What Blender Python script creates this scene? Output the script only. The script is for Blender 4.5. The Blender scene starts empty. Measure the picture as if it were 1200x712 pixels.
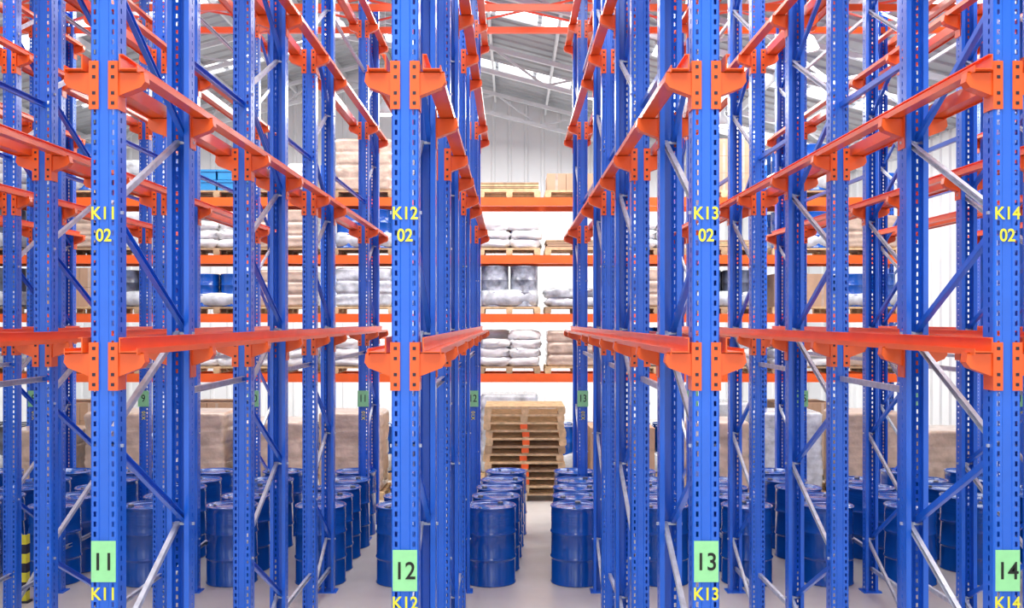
import bpy, math, random
from mathutils import Vector, noise
random.seed(7)
S = bpy.context.scene
try:
    S.view_settings.view_transform = 'Standard'
except Exception: pass

# ---------------- materials ----------------
def mat(name, col, rough=0.5, metal=0.0, coat=0.0, var=0.0, vscale=6.0, bump=0.0, bscale=40, emit=None):
    m = bpy.data.materials.new(name); m.use_nodes = True
    nt = m.node_tree; b = nt.nodes['Principled BSDF']
    b.inputs['Base Color'].default_value = (*col, 1)
    b.inputs['Roughness'].default_value = rough
    b.inputs['Metallic'].default_value = metal
    b.inputs['Coat Weight'].default_value = coat
    b.inputs['Coat Roughness'].default_value = 0.12
    tc = nt.nodes.new('ShaderNodeTexCoord')
    if var > 0:
        n = nt.nodes.new('ShaderNodeTexNoise'); n.inputs['Scale'].default_value = vscale
        n.inputs['Detail'].default_value = 6
        nt.links.new(tc.outputs['Object'], n.inputs['Vector'])
        r = nt.nodes.new('ShaderNodeValToRGB')
        r.color_ramp.elements[0].position = .3; r.color_ramp.elements[1].position = .7
        r.color_ramp.elements[0].color = (*[c*(1-var) for c in col], 1)
        r.color_ramp.elements[1].color = (*[min(1, c*(1+var)) for c in col], 1)
        nt.links.new(n.outputs['Fac'], r.inputs['Fac'])
        nt.links.new(r.outputs['Color'], b.inputs['Base Color'])
    if bump > 0:
        n2 = nt.nodes.new('ShaderNodeTexNoise'); n2.inputs['Scale'].default_value = bscale
        nt.links.new(tc.outputs['Object'], n2.inputs['Vector'])
        bp = nt.nodes.new('ShaderNodeBump'); bp.inputs['Strength'].default_value = bump
        bp.inputs['Distance'].default_value = .02
        nt.links.new(n2.outputs['Fac'], bp.inputs['Height'])
        nt.links.new(bp.outputs['Normal'], b.inputs['Normal'])
    if emit:
        b.inputs['Emission Color'].default_value = (1, 1, 1, 1)
        b.inputs['Emission Strength'].default_value = emit
    return m
BLUE = mat('blue_paint', (.012, .138, .72), .30, 0, .25, .10, 3)
ORANGE = mat('orange_paint', (.90, .125, .012), .35, 0, .2, .08, 3)
GALV = mat('galvanised_steel', (.54, .59, .67), .38, .4, 0, .18, 14)
DARK = mat('dark_bolt', (.02, .02, .04), .5)
DRUM = mat('drum_blue_enamel', (.004, .085, .42), .17, .0, .7, .12, 2.5, .08, 6)
DRUMLID = mat('drum_lid_enamel', (.012, .14, .58), .2, .0, .7, .1, 3)
WOOD = mat('pallet_wood', (.66, .46, .25), .8, 0, 0, .3, 9, .3, 30)
WOODD = mat('pallet_wood_aged', (.42, .28, .16), .85, 0, 0, .3, 9, .3, 30)
CARD = mat('cardboard', (.48, .31, .20), .8, 0, 0, .12, 3)
CARDL = mat('wrapped_cardboard', (.54, .41, .32), .3, 0, .5, .25, 5, .5, 12)
SACK = mat('white_sack', (.84, .84, .83), .55, 0, .1, .08, 5, .6, 14)
FILM = mat('stretch_film', (.56, .59, .62), .18, 0, .6, .4, 5, .7, 9)
FILMD = mat('wrapped_grey_drum', (.30, .33, .38), .2, 0, .7, .6, 7, .5, 9)
GREYD = mat('grey_drum', (.10, .12, .17), .3, 0, .5, .6, 5, .3, 9)
GREEN = mat('green_label', (.34, .82, .38), .5, 0, 0, .04, 20)
BLACK = mat('black_ink', (.01, .015, .01), .6)
YEL = mat('yellow_paint', (.88, .82, .05), .5)
TEAL = mat('blue_plastic', (.03, .25, .55), .35, 0, .3, .1, 4)
REDP = mat('red_truss_paint', (.75, .08, .03), .45, 0, 0, .08, 4)
WHITEP = mat('white_steel_paint', (.68, .70, .73), .45, 0, 0, .05, 4)
WALLM = mat('wall_sheet', (.74, .76, .78), .5, 0, 0, .06, .6)
ROOFM = mat('roof_sheet', (.38, .40, .43), .45, .1, 0, .12, .5)
SKYL = mat('skylight_panel', (.9, .92, .95), .4, emit=2.6)
LAMPG = mat('lamp_glass', (.9, .9, .9), .3, emit=5.0)

def floor_mat():
    m = mat('polished_concrete', (.60, .575, .54), .35, 0, .2, .10, .8)
    nt = m.node_tree; b = nt.nodes['Principled BSDF']
    tc = nt.nodes.new('ShaderNodeTexCoord')
    n = nt.nodes.new('ShaderNodeTexNoise'); n.inputs['Scale'].default_value = 5; n.inputs['Detail'].default_value = 10
    nt.links.new(tc.outputs['Object'], n.inputs['Vector'])
    mr = nt.nodes.new('ShaderNodeMapRange'); mr.inputs[3].default_value = .22; mr.inputs[4].default_value = .5
    nt.links.new(n.outputs['Fac'], mr.inputs[0]); nt.links.new(mr.outputs[0], b.inputs['Roughness'])
    return m
FLOORM = floor_mat()

# ---------------- mesh builder ----------------
class MB:
    def __init__(s): s.v = []; s.f = []; s.m = []; s.sm = []
    def face(s, pts, m=0, smooth=False):
        i = len(s.v); s.v += [tuple(p) for p in pts]; s.f.append(tuple(range(i, i+len(pts)))); s.m.append(m); s.sm.append(smooth)
    def box(s, x0, x1, y0, y1, z0, z1, m=0):
        i = len(s.v)
        s.v += [(x0,y0,z0),(x1,y0,z0),(x1,y1,z0),(x0,y1,z0),(x0,y0,z1),(x1,y0,z1),(x1,y1,z1),(x0,y1,z1)]
        for f in ((0,3,2,1),(4,5,6,7),(0,1,5,4),(1,2,6,5),(2,3,7,6),(3,0,4,7)):
            s.f.append(tuple(i+k for k in f)); s.m.append(m); s.sm.append(False)
    def bar(s, a, b, w, h, m=0, up=(0,0,1)):
        a = Vector(a); b = Vector(b); d = (b-a).normalized(); u = Vector(up)
        r = d.cross(u)
        if r.length < 1e-4: r = d.cross(Vector((1,0,0)))
        r.normalize(); q = r.cross(d).normalized()
        i = len(s.v)
        for p in (a, b):
            for (sx, sy) in ((-1,-1),(1,-1),(1,1),(-1,1)):
                s.v.append(tuple(p + r*sx*w/2 + q*sy*h/2))
        for f in ((0,1,2,3),(7,6,5,4),(0,4,5,1),(1,5,6,2),(2,6,7,3),(3,7,4,0)):
            s.f.append(tuple(i+k for k in f)); s.m.append(m); s.sm.append(False)
    def chan(s, a, b, w, d, m=0, side=1):
        a = Vector(a); b = Vector(b); t = (b-a).normalized(); q = Vector((1,0,0)).cross(t).normalized()
        th = .004
        s.bar(a, b, th, w, m, up=q)
        o = Vector((side*d/2, 0, 0))
        for sg in (-1, 1):
            s.bar(a+o+q*sg*w/2, b+o+q*sg*w/2, d, th, m, up=q)
    def prism(s, poly, y0, y1, m=0):
        n = len(poly); i = len(s.v)
        for y in (y0, y1):
            for (x, z) in poly: s.v.append((x, y, z))
        s.f.append(tuple(range(i, i+n))); s.m.append(m); s.sm.append(False)
        s.f.append(tuple(range(i+2*n-1, i+n-1, -1))); s.m.append(m); s.sm.append(False)
        for k in range(n):
            k2 = (k+1) % n
            s.f.append((i+k, i+n+k, i+n+k2, i+k2)); s.m.append(m); s.sm.append(False)
    def lathe(s, prof, cx, cy, n=40, mats=None, m=0, smooth=True):
        i = len(s.v)
        for (r, z) in prof:
            for k in range(n):
                a = 2*math.pi*k/n; s.v.append((cx+r*math.cos(a), cy+r*math.sin(a), z))
        for j in range(len(prof)-1):
            for k in range(n):
                k2 = (k+1) % n
                s.f.append((i+j*n+k, i+j*n+k2, i+(j+1)*n+k2, i+(j+1)*n+k))
                s.m.append(mats[j] if mats else m); s.sm.append(smooth)
    def blob(s, c, r, m=0, e=.55, seed=0, amp=.04, nu=18, nv=10):
        i = len(s.v)
        sp = lambda t: math.copysign(abs(t)**e, t)
        for a in range(nv+1):
            ph = -math.pi/2 + math.pi*a/nv
            for b in range(nu):
                th = 2*math.pi*b/nu
                p = Vector((sp(math.cos(ph))*sp(math.cos(th)), sp(math.cos(ph))*sp(math.sin(th)), sp(math.sin(ph))))
                k = 1+amp*4*noise.noise(p*2.3+Vector((seed*3.1, seed, 0)))
                s.v.append((c[0]+p.x*r[0]*k, c[1]+p.y*r[1]*k, c[2]+p.z*r[2]*(1+(k-1)*.6)))
        for a in range(nv):
            for b in range(nu):
                b2 = (b+1) % nu
                s.f.append((i+a*nu+b, i+a*nu+b2, i+(a+1)*nu+b2, i+(a+1)*nu+b)); s.m.append(m); s.sm.append(True)
    def mesh(s, name, mats):
        me = bpy.data.meshes.new(name); me.from_pydata(s.v, [], s.f)
        for mm in mats: me.materials.append(mm)
        me.polygons.foreach_set('material_index', s.m); me.polygons.foreach_set('use_smooth', s.sm)
        me.update(); return me
def obj(name, me, loc=(0,0,0), rz=0, parent=None):
    o = bpy.data.objects.new(name, me); S.collection.objects.link(o)
    o.location = loc; o.rotation_euler = (0,0,rz)
    if parent: o.parent = parent
    return o

# ---------------- room shell ----------------
XL, XR, YF, YB = -13.0, 9.6, -7.0, 31.0
RX = -4.0
def roof_z(x): return 10.7 - .26*abs(x-RX)
mb = MB(); mb.box(XL-.2, XR+.2, YF, YB+.2, -.2, 0); obj('floor', mb.mesh('floor', [FLOORM]))
def corr(name, p0, p1, topf, m, nrm):
    mb = MB(); L = (Vector(p1)-Vector(p0)).length; d = (Vector(p1)-Vector(p0)).normalized(); n = Vector(nrm)
    prof = []; u = 0
    while u < L:
        prof += [(u, 0), (u+.36, 0), (u+.40, .045), (u+.46, .045)]; u += .5
    prof = [(min(a, L), b) for a, b in prof] + [(L, 0)]
    for (a, b), (c, e) in zip(prof, prof[1:]):
        if c-a < 1e-5: continue
        A = Vector(p0)+d*a+n*b; C = Vector(p0)+d*c+n*e
        mb.face([(A.x,A.y,0),(C.x,C.y,0),(C.x,C.y,topf(C)),(A.x,A.y,topf(A))])
    return obj(name, mb.mesh(name, [m]))
tf = lambda p: roof_z(p.x)
corr('wall_back', (XL, YB, 0), (XR, YB, 0), tf, WALLM, (0,-1,0))
corr('wall_left', (XL, YF, 0), (XL, YB, 0), tf, WALLM, (1,0,0))
corr('wall_right', (XR, YF, 0), (XR, YB, 0), tf, WALLM, (-1,0,0))
mb = MB()
y = YF
while y < YB:
    for (xa, xb) in ((XL, RX), (RX, XR)):
        za, zb = roof_z(xa), roof_z(xb)
        segs = [(y, 0, y+.4, 0), (y+.4, 0, y+.43, -.04), (y+.43, -.04, y+.47, -.04), (y+.47, -.04, y+.5, 0)]
        for (y0, h0, y1, h1) in segs:
            mb.face([(xa,y0,za+h0),(xb,y0,zb+h0),(xb,y1,zb+h1),(xa,y1,za+h1)])
    y += .5
obj('ceiling', mb.mesh('ceiling', [ROOFM]))
k = 1
for (xa, xb) in ((-3.4, 1.6), (3.0, 8.5), (-11.5, -5.0)):
    for yy in (-3, 3, 9, 15, 21.5, 26.5):
        mb = MB(); za, zb = roof_z(xa)-.06, roof_z(xb)-.06
        for j in range(5):
            t0 = j/5+.01; t1 = (j+1)/5-.01
            mb.face([(xa+(xb-xa)*t0,yy,za+(zb-za)*t0),(xa+(xb-xa)*t1,yy,za+(zb-za)*t1),(xa+(xb-xa)*t1,yy+.9,za+(zb-za)*t1),(xa+(xb-xa)*t0,yy+.9,za+(zb-za)*t0)])
        mb.bar((xa,yy,za),(xb,yy,zb),.05,.06,1); mb.bar((xa,yy+.9,za),(xb,yy+.9,zb),.05,.06,1)
        obj('window_%d' % k, mb.mesh('skylight', [SKYL, WHITEP])); k += 1
mb = MB()
for xx in [XL+.5+1.5*i for i in range(15)]:
    mb.bar((xx, YF, roof_z(xx)-.14), (xx, YB-.06, roof_z(xx)-.14), .06, .16)
obj('roof_purlin', mb.mesh('roof_purlin', [WHITEP]))
for yy in (18.5, 24.5, 29.5):
    mb = MB(); n = 18; xs = [XL+.1+(XR-XL-.2)*i/n for i in range(n+1)]
    for i, (a, b) in enumerate(zip(xs, xs[1:])):
        mb.bar((a,yy,roof_z(a)-.28),(b,yy,roof_z(b)-.28),.1,.1); mb.bar((a,yy,roof_z(a)-.85),(b,yy,roof_z(b)-.85),.1,.1)
        if i % 2: mb.bar((a,yy,roof_z(a)-.85),(b,yy,roof_z(b)-.28),.05,.05)
        else: mb.bar((a,yy,roof_z(a)-.28),(b,yy,roof_z(b)-.85),.05,.05)
    obj('roof_truss', mb.mesh('roof_truss', [WHITEP]))
mb = MB()
for yy in (6, 12, 18.5, 24.5, 29.5):
    mb.box(XR-.35, XR-.33, yy-.12, yy+.12, 0, roof_z(XR)-.35); mb.box(XR-.07, XR-.05, yy-.12, yy+.12, 0, roof_z(XR)-.35)
    mb.box(XR-.33, XR-.07, yy-.01, yy+.01, 0, roof_z(XR)-.35)
obj('wall_column', mb.mesh('wall_column', [WHITEP]))

# ---------------- drive-in rack line ----------------
H = 7.6
HW = .067
DEPTHS = [(5.1, 6.35), (7.7, 9.0), (10.25, 11.4), (14.0, 15.2)]
LEVELS = [2.84, 4.24, 5.66, 7.05]
def post(mb, y, flip):
    s = -1 if flip else 1
    P = lambda x, yy, z: (x, y+s*yy, z)
    def strip(xa, ya, xb, yb, holes, off=0.0):
        if not holes: mb.face([P(xa,ya,.01),P(xb,yb,.01),P(xb,yb,H),P(xa,ya,H)], 0); return
        z = .01+off; prev = .01
        while z < H-.06:
            mb.face([P(xa,ya,prev),P(xb,yb,prev),P(xb,yb,z),P(xa,ya,z)], 0)
            prev = z+.026; z += .05
        mb.face([P(xa,ya,prev),P(xb,yb,prev),P(xb,yb,H),P(xa,ya,H)], 0)
    fr = [(-HW,.008),(-HW+.007,0),(-.051,0),(-.038,0),(-.026,0),(-.021,.006),(.021,.006),(.026,0),(.038,0),(.051,0),(HW-.007,0),(HW,.008)]
    for i, ((xa,ya),(xb,yb)) in enumerate(zip(fr, fr[1:])): strip(xa,ya,xb,yb, i in (2,8), .012)
    for sx in (-HW, HW):
        strip(sx,.008,sx,.046,False); strip(sx,.046,sx,.060,True,.03); strip(sx,.060,sx,.12,False)
        strip(sx,.12,sx*.55,.12,False); strip(sx*.55,.12,sx*.55,.105,False)
    mb.box(-.10, .10, min(y-s*.03,y+s*.15), max(y-s*.03,y+s*.15), 0, .012, 0)
def bracket(mb, y, flip, L):
    s = -1 if flip else 1
    def bx(x0,x1,a,b,z0,z1,m): mb.box(x0,x1,min(y+s*a,y+s*b),max(y+s*a,y+s*b),z0,z1,m)
    z0, z1 = L-.19, L+.05
    W = HW+.006
    bx(-W,-.024,-.007,-.001,z0,z1,1); bx(.024,W,-.007,-.001,z0,z1,1)
    bx(-W,-HW-.0005,-.001,.10,z0,z1,1); bx(HW+.0005,W,-.001,.10,z0,z1,1)
    for zz in (z0+.03, z0+.08, z0+.16, z0+.21):
        for sx in (-.047, .047): bx(sx-.008, sx+.008, -.010, -.007, zz-.008, zz+.008, 3)
    for sg in (-1, 1):
        poly = [(sg*W,L-.002),(sg*.196,L-.002),(sg*.203,L-.05),(sg*.183,L-.078),(sg*W,L-.12)]
        ya, yb = y+s*.006, y+s*.075
        y0, y1 = min(ya,yb), max(ya,yb)
        mb.prism(poly, y0, y0+.005, 1); mb.prism(poly, y1-.005, y1, 1)
        mb.box(min(sg*W,sg*.196),max(sg*W,sg*.196),y0,y1,L-.006,L-.0005,1)
        mb.face([(sg*.203,y0,L-.05),(sg*.203,y1,L-.05),(sg*.183,y1,L-.078),(sg*.183,y0,L-.078)],1)
        mb.face([(sg*.183,y0,L-.078),(sg*.183,y1,L-.078),(sg*W,y1,L-.12),(sg*W,y0,L-.12)],1)
        mb.face([(sg*.196,y0,L-.002),(sg*.196,y1,L-.002),(sg*.203,y1,L-.05),(sg*.203,y0,L-.05)],1)
mb = MB()
for di, (a, b) in enumerate(DEPTHS):
    post(mb, a, False); post(mb, b, True)
    for L in LEVELS: bracket(mb, a, False, L); bracket(mb, b, True, L)
    z = 2.25-2*1.17+.12
    ya, yb = a+.05, b-.05
    mb.chan((0,ya,.25),(0,yb,.25),.036,.028,2,1)
    while z < H-.2:
        if z > 0: mb.chan((-.012,ya,z),(-.012,yb,min(z+.55,H-.05)),.030,.026,2,-1)
        if z+1.17 < H: mb.chan((.012,yb,z+.57),(.012,ya,z+1.17),.034,.028,0,1)
        for (yy,zz) in ((ya,z),(yb,z+.55)):
            if 0 < zz < H: mb.box(-HW-.012,HW+.012,yy-.008,yy+.008,zz-.008,zz+.008,2)
        z += 1.17
    mb.chan((0,ya,H-.12),(0,yb,H-.12),.04,.03,0,1)
for (f, g) in zip(DEPTHS, DEPTHS[1:]):
    for zz, mm in ((.45,2),(2.56,2),(4.62,0),(6.4,2)):
        mb.chan((.0,f[1]+.0,zz),(.0,g[0],zz),.036,.028,mm,1)
for L in LEVELS:
    for sg in (-1, 1):
        y0, y1 = 5.06, 15.25
        xs = (sg*.095, sg*.180)
        mb.box(min(xs),max(xs),y0,y1,L,L+.005,1)
        mb.box(min(sg*.090,sg*.096),max(sg*.090,sg*.096),y0,y1,L-.002,L+.075,1)
        mb.box(min(sg*.096,sg*.112),max(sg*.096,sg*.112),y0,y1,L+.070,L+.075,1)
        mb.box(min(sg*.177,sg*.182),max(sg*.177,sg*.182),y0,y1,L-.012,L+.02,1)
LINE = mb.mesh('drive_in_rack', [BLUE, ORANGE, GALV, DARK])
racks = {}
for k in range(-6, 5):
    racks[13+k] = obj('drive_in_rack', LINE, (.967+1.5*k, 0, 0))
def text(s, size, loc, m, parent, rot=(math.pi/2,0,0), align='CENTER', w=1.0, nm='label_text', bold=.018):
    c = bpy.data.curves.new(nm, 'FONT'); c.body = s; c.size = size; c.extrude = .0006; c.offset = size*bold
    c.align_x = align; c.align_y = 'CENTER'; c.materials.append(m)
    o = bpy.data.objects.new(nm, c); S.collection.objects.link(o); o.location = loc; o.rotation_euler = rot
    o.scale = (w,1,1); o.parent = parent; return o
def plate(parent, x, y, z, w, h):
    mb = MB(); mb.box(-w/2,w/2,-.001,.001,-h/2,h/2,0)
    return obj('number_plate', mb.mesh('number_plate',[GREEN]), (x,y,z), parent=parent)
for n, r in racks.items():
    zs = 1.80 if n % 2 else 1.755
    if 10 <= n <= 15:
        plate(r, 0, 5.096, zs, .122, .205)
        text(str(n), .122, (0,5.093,zs-.005), BLACK, r, w=.9, bold=.01)
        text('K%d' % n, .088, (0,5.098,zs-.165), YEL, r, w=.9)
        text('K%d' % n, .088, (0,5.098,3.53), YEL, r, w=.9)
        text('02', .088, (0,5.098,3.42), YEL, r, w=.9)
    plate(r, 0, 13.98, 1.93, .15, .22)
    text(str(n), .14, (0,13.975,1.93), BLACK, r, w=.8, bold=0)
    text('01X', .07, (.0,13.98,1.70), YEL, r, rot=(math.pi/2, math.pi/2, 0))
mb = MB()
for yy in (5.1, 9.0, 14.05, 15.15):
    zt = 7.33 if yy > 10 else H+.09
    mb.box(-8.1, 7.05, yy-.03, yy+.03, zt-.09, zt, 0)
xs = [.967+1.5*k for k in range(-6, 5)]
for i, (a, b) in enumerate(zip(xs, xs[1:])):
    for (ya, yb) in ((14.05, 15.15), (9.0, 14.05)):
        mb.bar((a,ya,7.4),(b,yb,7.4),.025,.025,1); mb.bar((b,ya,7.42),(a,yb,7.42),.025,.025,1)
obj('rack_top_bracing', mb.mesh('rack_top_bracing', [ORANGE, REDP]))

# ---------------- drums ----------------
mb = MB()
R = .288
prof = [(0,.01),(R-.02,.01),(R-.012,0),(R+.004,.004),(R+.004,.016),(R-.004,.024),(R-.004,.27)]
def hoop(z): return [(R-.004,z-.02),(R+.002,z-.012),(R+.008,z),(R+.002,z+.012),(R-.004,z+.02)]
prof += hoop(.30)+hoop(.585)
for z in (.70,.73,.76,.79): prof += [(R-.004,z-.01),(R-.0015,z),(R-.004,z+.01)]
prof += [(R-.004,.86),(R+.004,.866),(R+.006,.876),(R+.001,.884),(R-.008,.88),(R-.014,.862)]
nl = len(prof)
prof += [(R-.10,.862),(R-.11,.866),(.0,.866)]
mats = [0]*(nl-1)+[1]*(len(prof)-nl)
mb.lathe(prof, 0, 0, 44, mats)
mb.lathe([(.034,.862),(.034,.884),(.028,.888),(0,.888)], .19, 0, 14, m=2)
mb.lathe([(.018,.862),(.018,.880),(0,.882)], -.2, 0, 12, m=2)
DR = mb.mesh('steel_drum', [DRUM, DRUMLID, GREYD])
ROWS = [11.78, 12.40, 13.04, 13.65, 14.43]
cols = [(-.245,.045),(.735,.04),(1.74,0),(2.70,.0),(3.63,0),(4.58,.0),(5.50,0),(6.4,0),
        (-1.27,0),(-2.2,.0),(-3.22,0),(-4.18,0),(-5.26,0),(-6.2,0),(-7.2,0)]
for (x, sh) in cols:
    for i, yy in enumerate(ROWS):
        if abs(x) > 1.2 and i == 4 and random.random() < .2: continue
        jx = random.uniform(-.02,.02) if i else 0
        obj('steel_drum', DR, (x+sh*i+jx, yy+random.uniform(-.005,.005), 0), random.uniform(0,6.28))

# ---------------- pallets and goods ----------------
def pallet(mb, cx, cy, z, w=1.2, d=1.0, ml=0, mblk=None):
    mblk = ml if mblk is None else mblk
    for xx in (-w/2+.05, 0, w/2-.05):
        mb.box(cx+xx-.05,cx+xx+.05,cy-d/2,cy+d/2,z,z+.018,ml)
        for j, yy in enumerate((-d/2+.06, 0, d/2-.06)):
            mb.box(cx+xx-.06,cx+xx+.06,cy+yy-.06,cy+yy+.06,z+.018,z+.096,mblk if xx == 0 else ml)
    for yy in (-d/2+.05, 0, d/2-.05): mb.box(cx-w/2,cx+w/2,cy+yy-.05,cy+yy+.05,z+.096,z+.112,ml)
    n = 7
    for j in range(n):
        yy = -d/2+.045+j*(d-.09)/(n-1); mb.box(cx-w/2,cx+w/2,cy+yy-.045,cy+yy+.045,z+.112,z+.13,ml)
MATS = [WOOD, WOODD, CARD, CARDL, SACK, FILM, GREYD, TEAL, ORANGE, DRUM, FILMD]
mb = MB(); z = 0
for i in range(12):
    jx, jy = random.uniform(-.025,.025), random.uniform(-.02,.02)
    pallet(mb, jx, jy, z, 1.32, 1.1, 1 if i in (3,6) else 0, 8 if 1 < i < 10 else None)
    z += .1315
obj('pallet_stack', mb.mesh('pallet_stack', MATS), (.21, 17.5, 0))

def load(kind, h, seed, force=None):
    random.seed(seed); mb = MB(); pallet(mb, 0, 0, 0, 1.15, 1.05, random.choice((0,1))); t = .131
    if kind == 'sack_pallet':
        n = max(1, int((h-.13)/.17))
        for l in range(n):
            for (a, b) in ((-.28,-.26),(.28,-.26),(-.28,.26),(.28,.26)):
                if l == n-1 and random.random() < .3: continue
                mb.blob((a+random.uniform(-.03,.03), b+random.uniform(-.02,.02), t+.09+l*.165), (.30,.27,.10), 4 if force is None else force, .6, seed+l*4+a, .07)
    elif kind == 'carton_pallet':
        nz = max(1, int((h-.13)/.32)); hz = (h-.13)/nz
        for l in range(nz):
            for a in range(3):
                for b in range(3):
                    x = -.36+a*.36; y = -.34+b*.34; j = random.uniform(-.006,.006)
                    mb.box(x-.177+j,x+.177+j,y-.167,y+.167,t+l*hz,t+(l+1)*hz-.004,2)
                    if b == 0: mb.box(x-.025+j,x+.025+j,y-.169,y-.1665,t+l*hz,t+(l+1)*hz-.004,3)
    elif kind == 'wrapped_pallet':
        mt = random.choice((3,3,5))
        if force is not None: mt = force
        nu, nz = 48, 40; i0 = len(mb.v); hh = h-.13; nl = max(2, round(hh/.26)); dp = .045 if h < 1 else .022
        sp = lambda t_: math.copysign(abs(t_)**.16, t_)
        for a in range(nz+1):
            zz = a/nz
            cr = 1-dp+dp*min(1, abs(math.sin(math.pi*zz*nl))*2.4)
            for b in range(nu):
                th = 2*math.pi*b/nu; px, py = sp(math.cos(th)), sp(math.sin(th))
                q = Vector((px*2, py*2, zz*4+seed))
                kk = cr*(1+.04*noise.noise(q*2.2))
                if a in (0, nz): kk *= .96
                mb.v.append((px*.54*kk, py*.50*kk, t+hh*zz))
        for a in range(nz):
            for b in range(nu):
                b2 = (b+1)%nu; mb.f.append((i0+a*nu+b,i0+a*nu+b2,i0+(a+1)*nu+b2,i0+(a+1)*nu+b)); mb.m.append(mt); mb.sm.append(True)
        mb.f.append(tuple(range(i0+nz*nu,i0+nz*nu+nu))); mb.m.append(mt); mb.sm.append(False)
    elif kind == 'drum_pallet':
        m = random.choice((6,5,9,10)); hh = min(h-.13,.88)
        if force is not None: m = force
        for (a, b) in ((-.28,-.26),(.28,-.26),(-.28,.26),(.28,.26)):
            q = [(0,0),(.262,0),(.268,.01),(.26,.02),(.26,hh*.33),(.268,hh*.345),(.26,hh*.36),(.26,hh*.64),(.268,hh*.655),(.26,hh*.67),(.26,hh-.02),(.267,hh-.01),(.255,hh),(.25,hh-.015),(0,hh-.015)]
            mb.lathe([(r,zz+t) for r, zz in q], a, b, 24, m=m)
        mb.blob((0,0,t+hh*.22), (.55,.53,hh*.22), 5, .3, seed, .01, 32, 8)
    elif kind == 'crate_pallet':
        for l in range(int((h-.13)/.2)):
            for a in (-.28,.28):
                for b in (-.26,.26):
                    z0 = t+l*.2
                    mb.box(a-.26,a+.26,b-.24,b+.24,z0,z0+.15,7); mb.box(a-.275,a+.275,b-.255,b+.255,z0+.15,z0+.19,7)
    elif kind == 'board_pallet':
        for l in range(4): mb.box(-.55+random.uniform(-.02,.02),.55,-.5,.5,t+l*.04,t+l*.04+.03,random.choice((0,2,1)))
    return mb.mesh(kind, MATS)
RY = 19.2; RD = 1.0; LV = [2.0, 3.12, 4.22, 5.3]
BAYX = [-.78+2.75*(i-4) for i in range(8)]
mb = MB()
for x in BAYX:
    for y in (RY, RY+RD):
        mb.box(x-.05,x+.05,y-.04,y+.04,0,5.9,0)
        for zz in [i*.1+.05 for i in range(58)]:
            for sx in (-.025,.025): mb.box(x+sx-.008,x+sx+.008,y-.043,y-.04,zz,zz+.04,2)
    z = .3
    while z < 4.8:
        mb.bar((x,RY,z),(x,RY+RD,z+.5),.03,.04,0); mb.bar((x,RY+RD,z+.5),(x,RY,z+1.0),.03,.04,0); z += 1.0
for a, b in zip(BAYX, BAYX[1:]):
    for L in LV:
        for y in (RY-.01, RY+RD-.03):
            mb.box(a+.05,b-.05,y-.02,y+.05,L-.16,L,1)
            mb.box(a+.045,a+.055,y-.03,y+.055,L-.2,L+.04,1); mb.box(b-.055,b-.045,y-.03,y+.055,L-.2,L+.04,1)
obj('selective_pallet_rack', mb.mesh('selective_pallet_rack', [BLUE, ORANGE, DARK]))
kinds = ['sack_pallet','carton_pallet','wrapped_pallet','drum_pallet','crate_pallet','board_pallet']
wts = [2.5,1.5,4.5,6,.4,1]
cache = {}
def place(kind, h, x, y, z, var, force=None):
    key = (kind, round(h,2), var, force)
    if key not in cache: cache[key] = load(kind, h, (kinds.index(kind)*37+var*11) % 1000, force)
    obj(kind, cache[key], (x,y,z+.002), 0)
rr = random.Random(3)
for bi, (a, b) in enumerate(zip(BAYX, BAYX[1:])):
    for li, L in enumerate([0]+LV):
        for si, fx in enumerate((.27, .73)):
            x = a+(b-a)*fx
            if -.78 < x < 1.97: continue
            if L == 0: k = rr.choice(('wrapped_pallet','drum_pallet','carton_pallet')); h = 1.45 if k != 'drum_pallet' else 1.0
            else:
                if L == 5.3 and rr.random() < .3: continue
                k = rr.choices(kinds, wts)[0]; h = rr.choice((.75,.82,.86))
                if L == 5.3: h = rr.choice((.7,1.1))
            place(k, h, x, RY+RD/2, L, rr.randint(0,3))
for (L, ks) in ((0,[('wrapped_pallet',1.6,1,5),('drum_pallet',1.0,2,None)]),(2.0,[('sack_pallet',.9,0,None),('wrapped_pallet',.8,0,3)]),
                (3.12,[('drum_pallet',.9,0,10),('sack_pallet',.5,1,5)]),(4.22,[('sack_pallet',.75,2,None),('board_pallet',.5,0,None)]),(5.3,[('board_pallet',.4,1,None),('carton_pallet',.45,2,None)])):
    for i, (k, h, v, fc) in enumerate(ks):
        place(k, h, [-.05, 1.2][i], RY+RD/2, L, v, fc)
for x in (-7.9,-6.6,-5.3,-4.0,-2.7,-1.35,3.4,4.7,6.0,7.4):
    place('wrapped_pallet', rr.choice((1.15,1.3,1.45)), x+rr.uniform(-.05,.05), 17.6, 0, rr.randint(0,3), 3 if rr.random() < .8 else 5)
place('carton_pallet', 1.2, 1.85, 17.6, 0, 1)

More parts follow.
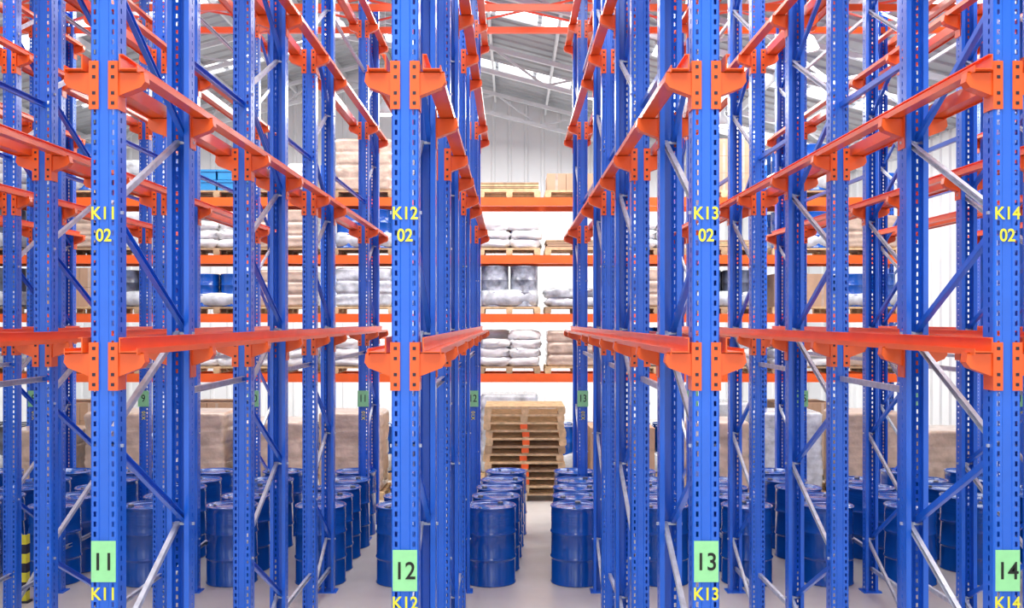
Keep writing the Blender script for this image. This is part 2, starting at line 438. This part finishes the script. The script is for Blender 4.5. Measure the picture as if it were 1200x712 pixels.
# ---------------- column guards ----------------
def guard(w):
    mb = MB()
    for i in range(7):
        z0 = .02+i*.1; mb.box(-w,w,-.03,-.02,z0,z0+.1,i%2); mb.box(-w-.005,-w+.003,-.03,.05,z0,z0+.1,i%2); mb.box(w-.003,w+.005,-.03,.05,z0,z0+.1,i%2)
    mb.box(-w-.03,w+.03,-.05,.06,0,.02,1)
    return mb.mesh('column_guard', [YEL, DARK])
G, G2 = guard(.04), guard(.014)
obj('column_guard', G, (-5.2, 10.9, 0)); obj('column_guard', G2, (-3.66, 10.9, 0)); obj('column_guard', G2, (-2.16, 10.9, 0))

# ---------------- high bay lamps ----------------
for x in (-8.8,-2.85,4.72):
    for y in (10.5, 16.5, 23):
        z = 7.6 if x < 0 else 7.35
        cl = roof_z(x)-z-.07
        mb = MB()
        mb.lathe([(.05,.5),(.07,.48),(.07,.25),(.14,.2),(.24,.0),(.235,.0),(.13,.19),(0,.2)],0,0,28,m=0)
        mb.lathe([(.22,.02),(0,.02)],0,0,28,m=1); mb.box(-.008,.008,-.008,.008,.5,cl,0)
        obj('high_bay_lamp', mb.mesh('high_bay_lamp', [WHITEP, LAMPG]), (x,y,z))

# ---------------- lights ----------------
def area(name, loc, sx, sy, p, rot=(0,0,0), col=(1,1,1)):
    l = bpy.data.lights.new(name,'AREA'); l.shape='RECTANGLE'; l.size=sx; l.size_y=sy; l.energy=p; l.color=col
    o = bpy.data.objects.new(name,l); S.collection.objects.link(o); o.location=loc; o.rotation_euler=rot
for (x, y, p) in ((0,1.5,460),(-5.5,8,350),(0,9.5,350),(5,8,350),(-5.5,16.8,450),(0.3,16.8,450),(5,16.8,450),(0,25,680),(-7,25,540),(5,25,460)):
    area('added_overhead_fill', (x,y,8.3 if x < 3 else 7.72), 4, 4, p, (0,0,0), (1,.985,.96))  # added fill lights under the roof, separate from the skylight panels and lamp fittings
w = bpy.data.worlds.new('world'); S.world = w; w.use_nodes = True
w.node_tree.nodes['Background'].inputs[0].default_value = (.985,.985,1,1)
w.node_tree.nodes['Background'].inputs[1].default_value = 1.6

# ---------------- camera ----------------
c = bpy.data.cameras.new('camera'); c.lens = 36; c.sensor_width = 36; c.shift_y = 19/1200; c.clip_end = 200
o = bpy.data.objects.new('camera', c); S.collection.objects.link(o); o.location = (0,0,3.0); o.rotation_euler = (math.pi/2,0,0)
S.camera = o
